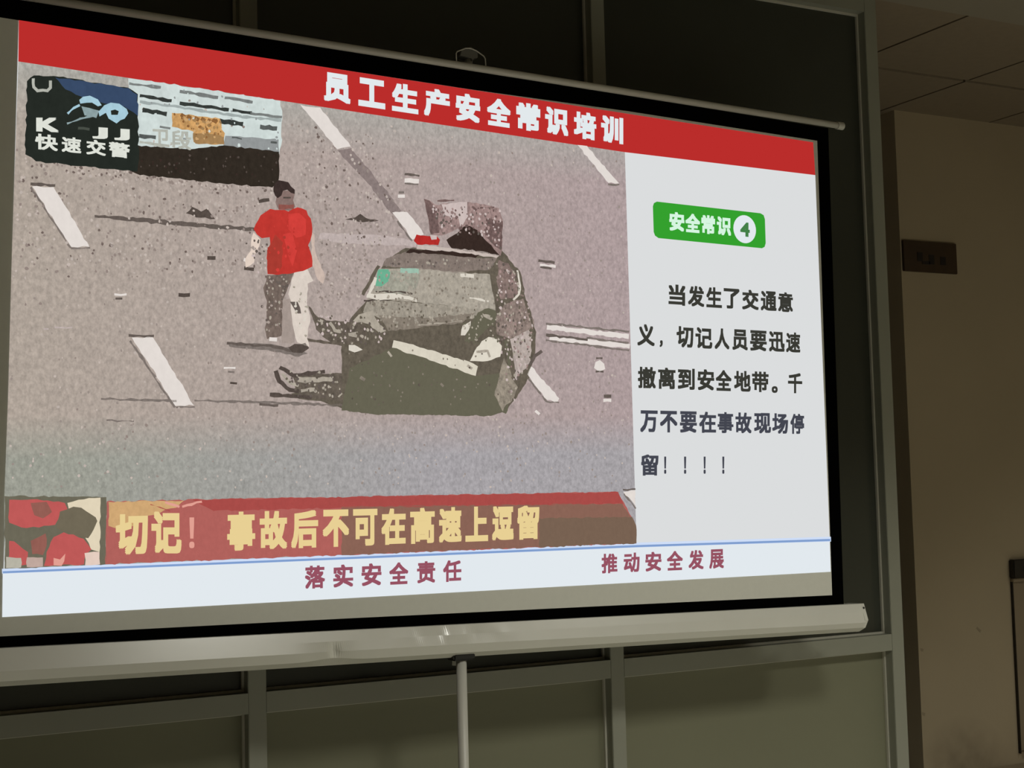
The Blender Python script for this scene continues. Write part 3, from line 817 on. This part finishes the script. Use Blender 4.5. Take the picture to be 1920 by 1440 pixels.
LETTERS = [
('title_letter', 'titlew', 4, 0.055, [('员', [-3933,24535,-3230,24516,-3244,23800,-3945,23821]), ('工', [-3035,24510,-2315,24491,-2330,23773,-3049,23794]), ('生', [-2143,24486,-1419,24466,-1436,23746,-2159,23768]), ('产', [-1273,24462,-546,24442,-564,23720,-1290,23742]), ('安', [-389,24438,317,24419,297,23695,-407,23716]), ('全', [502,24414,1201,24395,1180,23668,482,23689]), ('常', [1358,24391,2082,24371,2059,23642,1337,23664]), ('识', [2219,24367,2934,24348,2910,23617,2196,23638]), ('培', [3099,24343,3806,24324,3780,23591,3074,23612]), ('训', [3949,24320,4663,24300,4635,23566,3923,23587])]),
('badge_letter', 'mintw', 4, 0.05, [('安', [6069,21875,6577,21870,6555,21342,6047,21347]), ('全', [6604,21870,7110,21865,7087,21337,6582,21342]), ('常', [7147,21865,7623,21860,7599,21333,7124,21337]), ('识', [7678,21859,8179,21855,8155,21328,7655,21332])]),
('badge_letter', 'greend', 5, 0.045, [('4', [8493,21756,8833,21749,8814,21339,8474,21348])]),
('body_letter', 'ink', 3, 0.038, [('当', [5961,19884,6529,19878,6505,19305,5938,19311]), ('发', [6610,19877,7169,19871,7144,19299,6586,19304]), ('生', [7233,19870,7773,19864,7748,19293,7208,19299]), ('了', [7829,19864,8387,19857,8360,19288,7803,19293]), ('交', [8471,19857,9066,19850,9039,19281,8444,19287]), ('通', [9133,19849,9709,19843,9680,19275,9105,19281]), ('意', [9757,19842,10302,19836,10273,19269,9729,19275])]),
('body_letter', 'ink', 3, 0.038, [('义', [4900,18770,5469,18762,5446,18178,4877,18184]), ('，', [5609,18347,5714,18350,5707,18163,5602,18160]), ('切', [6180,18753,6750,18746,6725,18162,6156,18169]), ('记', [6813,18745,7393,18738,7367,18155,6788,18162]), ('人', [7466,18737,7981,18730,7954,18148,7440,18154]), ('员', [8073,18729,8624,18722,8597,18140,8047,18146]), ('要', [8700,18721,9297,18714,9269,18132,8672,18139]), ('迅', [9374,18713,9943,18705,9913,18124,9346,18131]), ('速', [9991,18705,10519,18698,10489,18117,9962,18123])]),
('body_letter', 'ink', 3, 0.038, [('撤', [4873,17630,5459,17620,5435,17039,4851,17048]), ('离', [5528,17619,6106,17610,6082,17029,5505,17038]), ('到', [6177,17609,6746,17600,6721,17019,6152,17027]), ('安', [6836,17598,7406,17589,7380,17009,6811,17017]), ('全', [7451,17588,8002,17579,7976,16999,7426,17008]), ('地', [8086,17578,8673,17568,8646,16989,8059,16998]), ('带', [8711,17568,9308,17558,9280,16979,8684,16988]), ('。', [9394,17160,9614,17162,9605,16967,9384,16965]), ('千', [10001,17547,10528,17539,10498,16960,9972,16968])]),
('body_letter', 'ink2', 3, 0.038, [('万', [4905,16467,5473,16459,5450,15873,4882,15881]), ('不', [5542,16458,6120,16449,6095,15865,5519,15873]), ('要', [6199,16448,6768,16440,6743,15857,6175,15864]), ('在', [6840,16439,7418,16430,7392,15848,6815,15856]), ('事', [7464,16429,8014,16421,7987,15841,7438,15848]), ('故', [8079,16420,8647,16412,8619,15833,8052,15840]), ('现', [8731,16411,9337,16402,9309,15824,8704,15832]), ('场', [9376,16401,9952,16393,9923,15816,9347,15823]), ('停', [10030,16391,10537,16384,10508,15808,10001,15815])]),
('body_letter', 'ink2', 3, 0.038, [('留', [4885,15296,5452,15289,5430,14723,4864,14733]), ('！', [5629,15231,5703,15230,5685,14768,5610,14769]), ('！', [6282,15223,6360,15222,6340,14756,6263,14758]), ('！', [6936,15215,7011,15214,6991,14745,6915,14746]), ('！', [7569,15208,7646,15207,7625,14734,7548,14735])]),
('footer_letter', 'maroon', 4, 0.036, [('落', [-4600,12828,-4098,12822,-4108,12291,-4608,12296]), ('实', [-3898,12819,-3391,12813,-3401,12284,-3908,12289]), ('安', [-3183,12811,-2664,12805,-2676,12277,-3193,12282]), ('全', [-2466,12802,-1961,12797,-1973,12270,-2477,12275]), ('责', [-1734,12794,-1240,12788,-1253,12263,-1746,12268]), ('任', [-1031,12785,-527,12780,-540,12255,-1044,12260])]),
('footer_letter', 'maroon', 4, 0.036, [('推', [3552,12741,4047,12736,4029,12227,3534,12235]), ('动', [4239,12734,4744,12729,4724,12217,4220,12225]), ('安', [4922,12727,5444,12722,5424,12207,4902,12215]), ('全', [5617,12720,6140,12715,6118,12197,5596,12204]), ('发', [6325,12713,6830,12708,6808,12187,6303,12194]), ('展', [7018,12706,7515,12701,7491,12177,6995,12184])]),
('caption_letter', 'yellow', 6, 0.05, [('切', [-8943,14153,-8233,14146,-8240,13258,-8949,13262]), ('记', [-8162,14199,-7483,14179,-7492,13238,-8170,13268]), ('事', [-6444,14129,-5778,14123,-5790,13241,-6454,13246]), ('故', [-5677,14122,-5009,14115,-5023,13236,-5689,13241]), ('后', [-4918,14114,-4248,14108,-4264,13231,-4932,13236]), ('不', [-4142,14107,-3471,14100,-3487,13226,-4158,13230]), ('可', [-3376,14099,-2744,14093,-2762,13221,-3392,13225]), ('在', [-2647,14092,-2002,14086,-2022,13216,-2665,13221]), ('高', [-1889,14085,-1223,14078,-1244,13211,-1909,13215]), ('速', [-1115,14077,-486,14071,-508,13206,-1136,13210]), ('上', [-390,14070,252,14064,228,13201,-412,13206]), ('逗', [358,14063,982,14057,957,13196,333,13201]), ('留', [1074,14056,1727,14050,1700,13191,1049,13196])]),
('caption_letter', 'pinkl', 6, 0.02, [('！', [-7315,14032,-7194,14028,-7201,13343,-7322,13348])]),
('watermark_letter', 'lett', 8, 0.035, [('快', [-10618,22369,-10136,22360,-10137,22014,-10618,22020]), ('速', [-10057,22359,-9635,22351,-9637,22008,-10058,22013]), ('交', [-9532,22349,-9103,22342,-9105,22002,-9533,22007]), ('警', [-9045,22340,-8575,22332,-8577,21995,-9047,22001])]),
('watermark_letter', 'lett', 8, 0.05, [('K', [-10595,22710,-10112,22760,-10113,22431,-10595,22406])]),
('watermark_letter', 'lett', 8, 0.06, [('J', [-9404,22631,-9055,22642,-9057,22379,-9405,22369]), ('J', [-8926,22646,-8572,22657,-8574,22392,-8928,22382])]),
('watermark_letter', 'lett2', 8, 0.03, [('卫', [-8094,22717,-7682,22737,-7686,22332,-8097,22353]), ('段', [-7658,22738,-7179,22760,-7183,22306,-7662,22331])]),
]
bm = bmesh.new(); add_plate(bm, [(-1.0946, 2.4807), (1.1288, 2.4281), (1.1288, 1.1891), (-1.1295, 1.2095)], layer_y(0), 0.0002)
slide = link('projected_slide', bm, bmat('panel'), scr); slide['label'] = 'bright projected slide with a red title banner'
PARTS = {}
def sink(name):
    if name not in PARTS: PARTS[name] = (bmesh.new(), [])
    return PARTS[name]
def mat_slot(keys, k):
    if k not in keys: keys.append(k)
    return keys.index(k)
random.seed(11)
for name, shapes in SHAPES.items():
    bm, keys = sink(name)
    for key, lay, flat in shapes:
        pts = [(flat[i] / 1e4, flat[i + 1] / 1e4) for i in range(0, len(flat), 2)]
        if name.split('.')[0] in ROUGH: pts = ragged(pts, 0.010, 0.0020)
        vs = [bm.verts.new((p[0], layer_y(lay), p[1])) for p in pts]
        f = bm.faces.new(vs); f.material_index = mat_slot(keys, key)

def glyph(ch, bold):
    c = bpy.data.curves.new('glyph', 'FONT'); c.body = ch; c.size = 1.0; c.offset = bold; c.resolution_u = 3
    o = bpy.data.objects.new('glyph', c); COL.objects.link(o)
    bpy.context.view_layer.update()
    dg = bpy.context.evaluated_depsgraph_get()
    me = bpy.data.meshes.new_from_object(o.evaluated_get(dg))
    vs = [(v.co.x, v.co.y) for v in me.vertices]; fs = [tuple(p.vertices) for p in me.polygons]
    bpy.data.objects.remove(o); bpy.data.curves.remove(c); bpy.data.meshes.remove(me)
    return vs, fs
def inside(x, z, pts):
    c = False
    for (xa, za), (xb, zb) in zip(pts, pts[1:] + pts[:1]):
        if (za > z) != (zb > z) and x < (xb - xa) * (z - za) / (zb - za) + xa: c = not c
    return c
for name, lay, count, (r0, r1), cols, flat in SPECKS:
    bm, keys = sink(name)
    pts = [(flat[i] / 1e4, flat[i + 1] / 1e4) for i in range(0, len(flat), 2)]
    xa, xb = min(p[0] for p in pts), max(p[0] for p in pts); za, zb = min(p[1] for p in pts), max(p[1] for p in pts)
    n = 0
    while n < count:
        x, z = random.uniform(xa, xb), random.uniform(za, zb)
        if not inside(x, z, pts): continue
        n += 1
        r = random.uniform(r0, r1) / 1000; ph = random.uniform(0, 6.28); w = random.uniform(0.7, 1.3)
        vs = [bm.verts.new((x + r * w * math.cos(ph + k * 1.0472) * random.uniform(.6, 1.15), layer_y(lay) - 0.00011, z + r * 1.2 * math.sin(ph + k * 1.0472) * random.uniform(.6, 1.15))) for k in range(6)]
        bm.faces.new(vs).material_index = mat_slot(keys, random.choice(cols))
GLYPHS = {}
def letter(name, key, lay, bold, ch, q):
    """one character: its outline thickened by overlaying shifted copies, fitted to its place on the slide"""
    if ch not in GLYPHS: GLYPHS[ch] = glyph(ch, 0.0)
    vs, fs = GLYPHS[ch]
    x0, x1 = min(v[0] for v in vs), max(v[0] for v in vs); y0, y1 = min(v[1] for v in vs), max(v[1] for v in vs)
    sx, sy = min(bold, (x1 - x0) * 0.3), bold
    tl, tr, br, bl = [Vector((q[i] / 1e4, q[i + 1] / 1e4)) for i in (0, 2, 4, 6)]
    bm = bmesh.new()
    shifts = [(0, 0)] + [(a, b) for a in (-1, 0, 1) for b in (-1, 0, 1) if (a or b)] if bold else [(0, 0)]
    for i, (a, b) in enumerate(shifts):
        nv = []
        for vx, vy in vs:
            u = (vx + a * sx * 0.9 - x0 + sx) / (x1 - x0 + 2 * sx); w = (y1 + sy - vy - b * sy * 0.9) / (y1 - y0 + 2 * sy)
            p = (tl * (1 - u) + tr * u) * (1 - w) + (bl * (1 - u) + br * u) * w
            nv.append(bm.verts.new((p.x, layer_y(lay) - i * 2e-6, p.y)))
        for f in fs:
            try: bm.faces.new([nv[i] for i in f])
            except ValueError: pass
    bm.normal_update()
    for f in bm.faces:
        if f.normal.y > 0: f.normal_flip()
    me = bpy.data.meshes.new(name); bm.to_mesh(me); bm.free(); me.materials.append(bmat(key))
    o = bpy.data.objects.new(name, me); COL.objects.link(o); o.parent = slide
for name, key, lay, bold, chars in LETTERS:
    for ch, q in chars: letter(name, key, lay, bold, ch, q)
SUBLABEL = {'banner': 'red banner across the top of the slide', 'badge': 'green rounded badge with a white disc',
            'photograph': 'grainy road photograph', 'photo_person': 'person in a red shirt in the photograph', 'photo_wrecked_car': 'crashed car in the photograph',
            'photo_truck': 'white truck in the photograph', 'blue_rule': 'thin blue line', 'caption_strip': 'brownish red caption strip'}
for name, (bm, keys) in PARTS.items():
    bm.normal_update()
    for f in bm.faces:
        if f.normal.y > 0: f.normal_flip()
    name = name.split('.')[0]
    me = bpy.data.meshes.new(name); bm.to_mesh(me); bm.free()
    for k in keys: me.materials.append(bmat(k))
    o = bpy.data.objects.new(name, me); COL.objects.link(o); o.parent = slide
    if name in SUBLABEL: o['label'] = SUBLABEL[name]
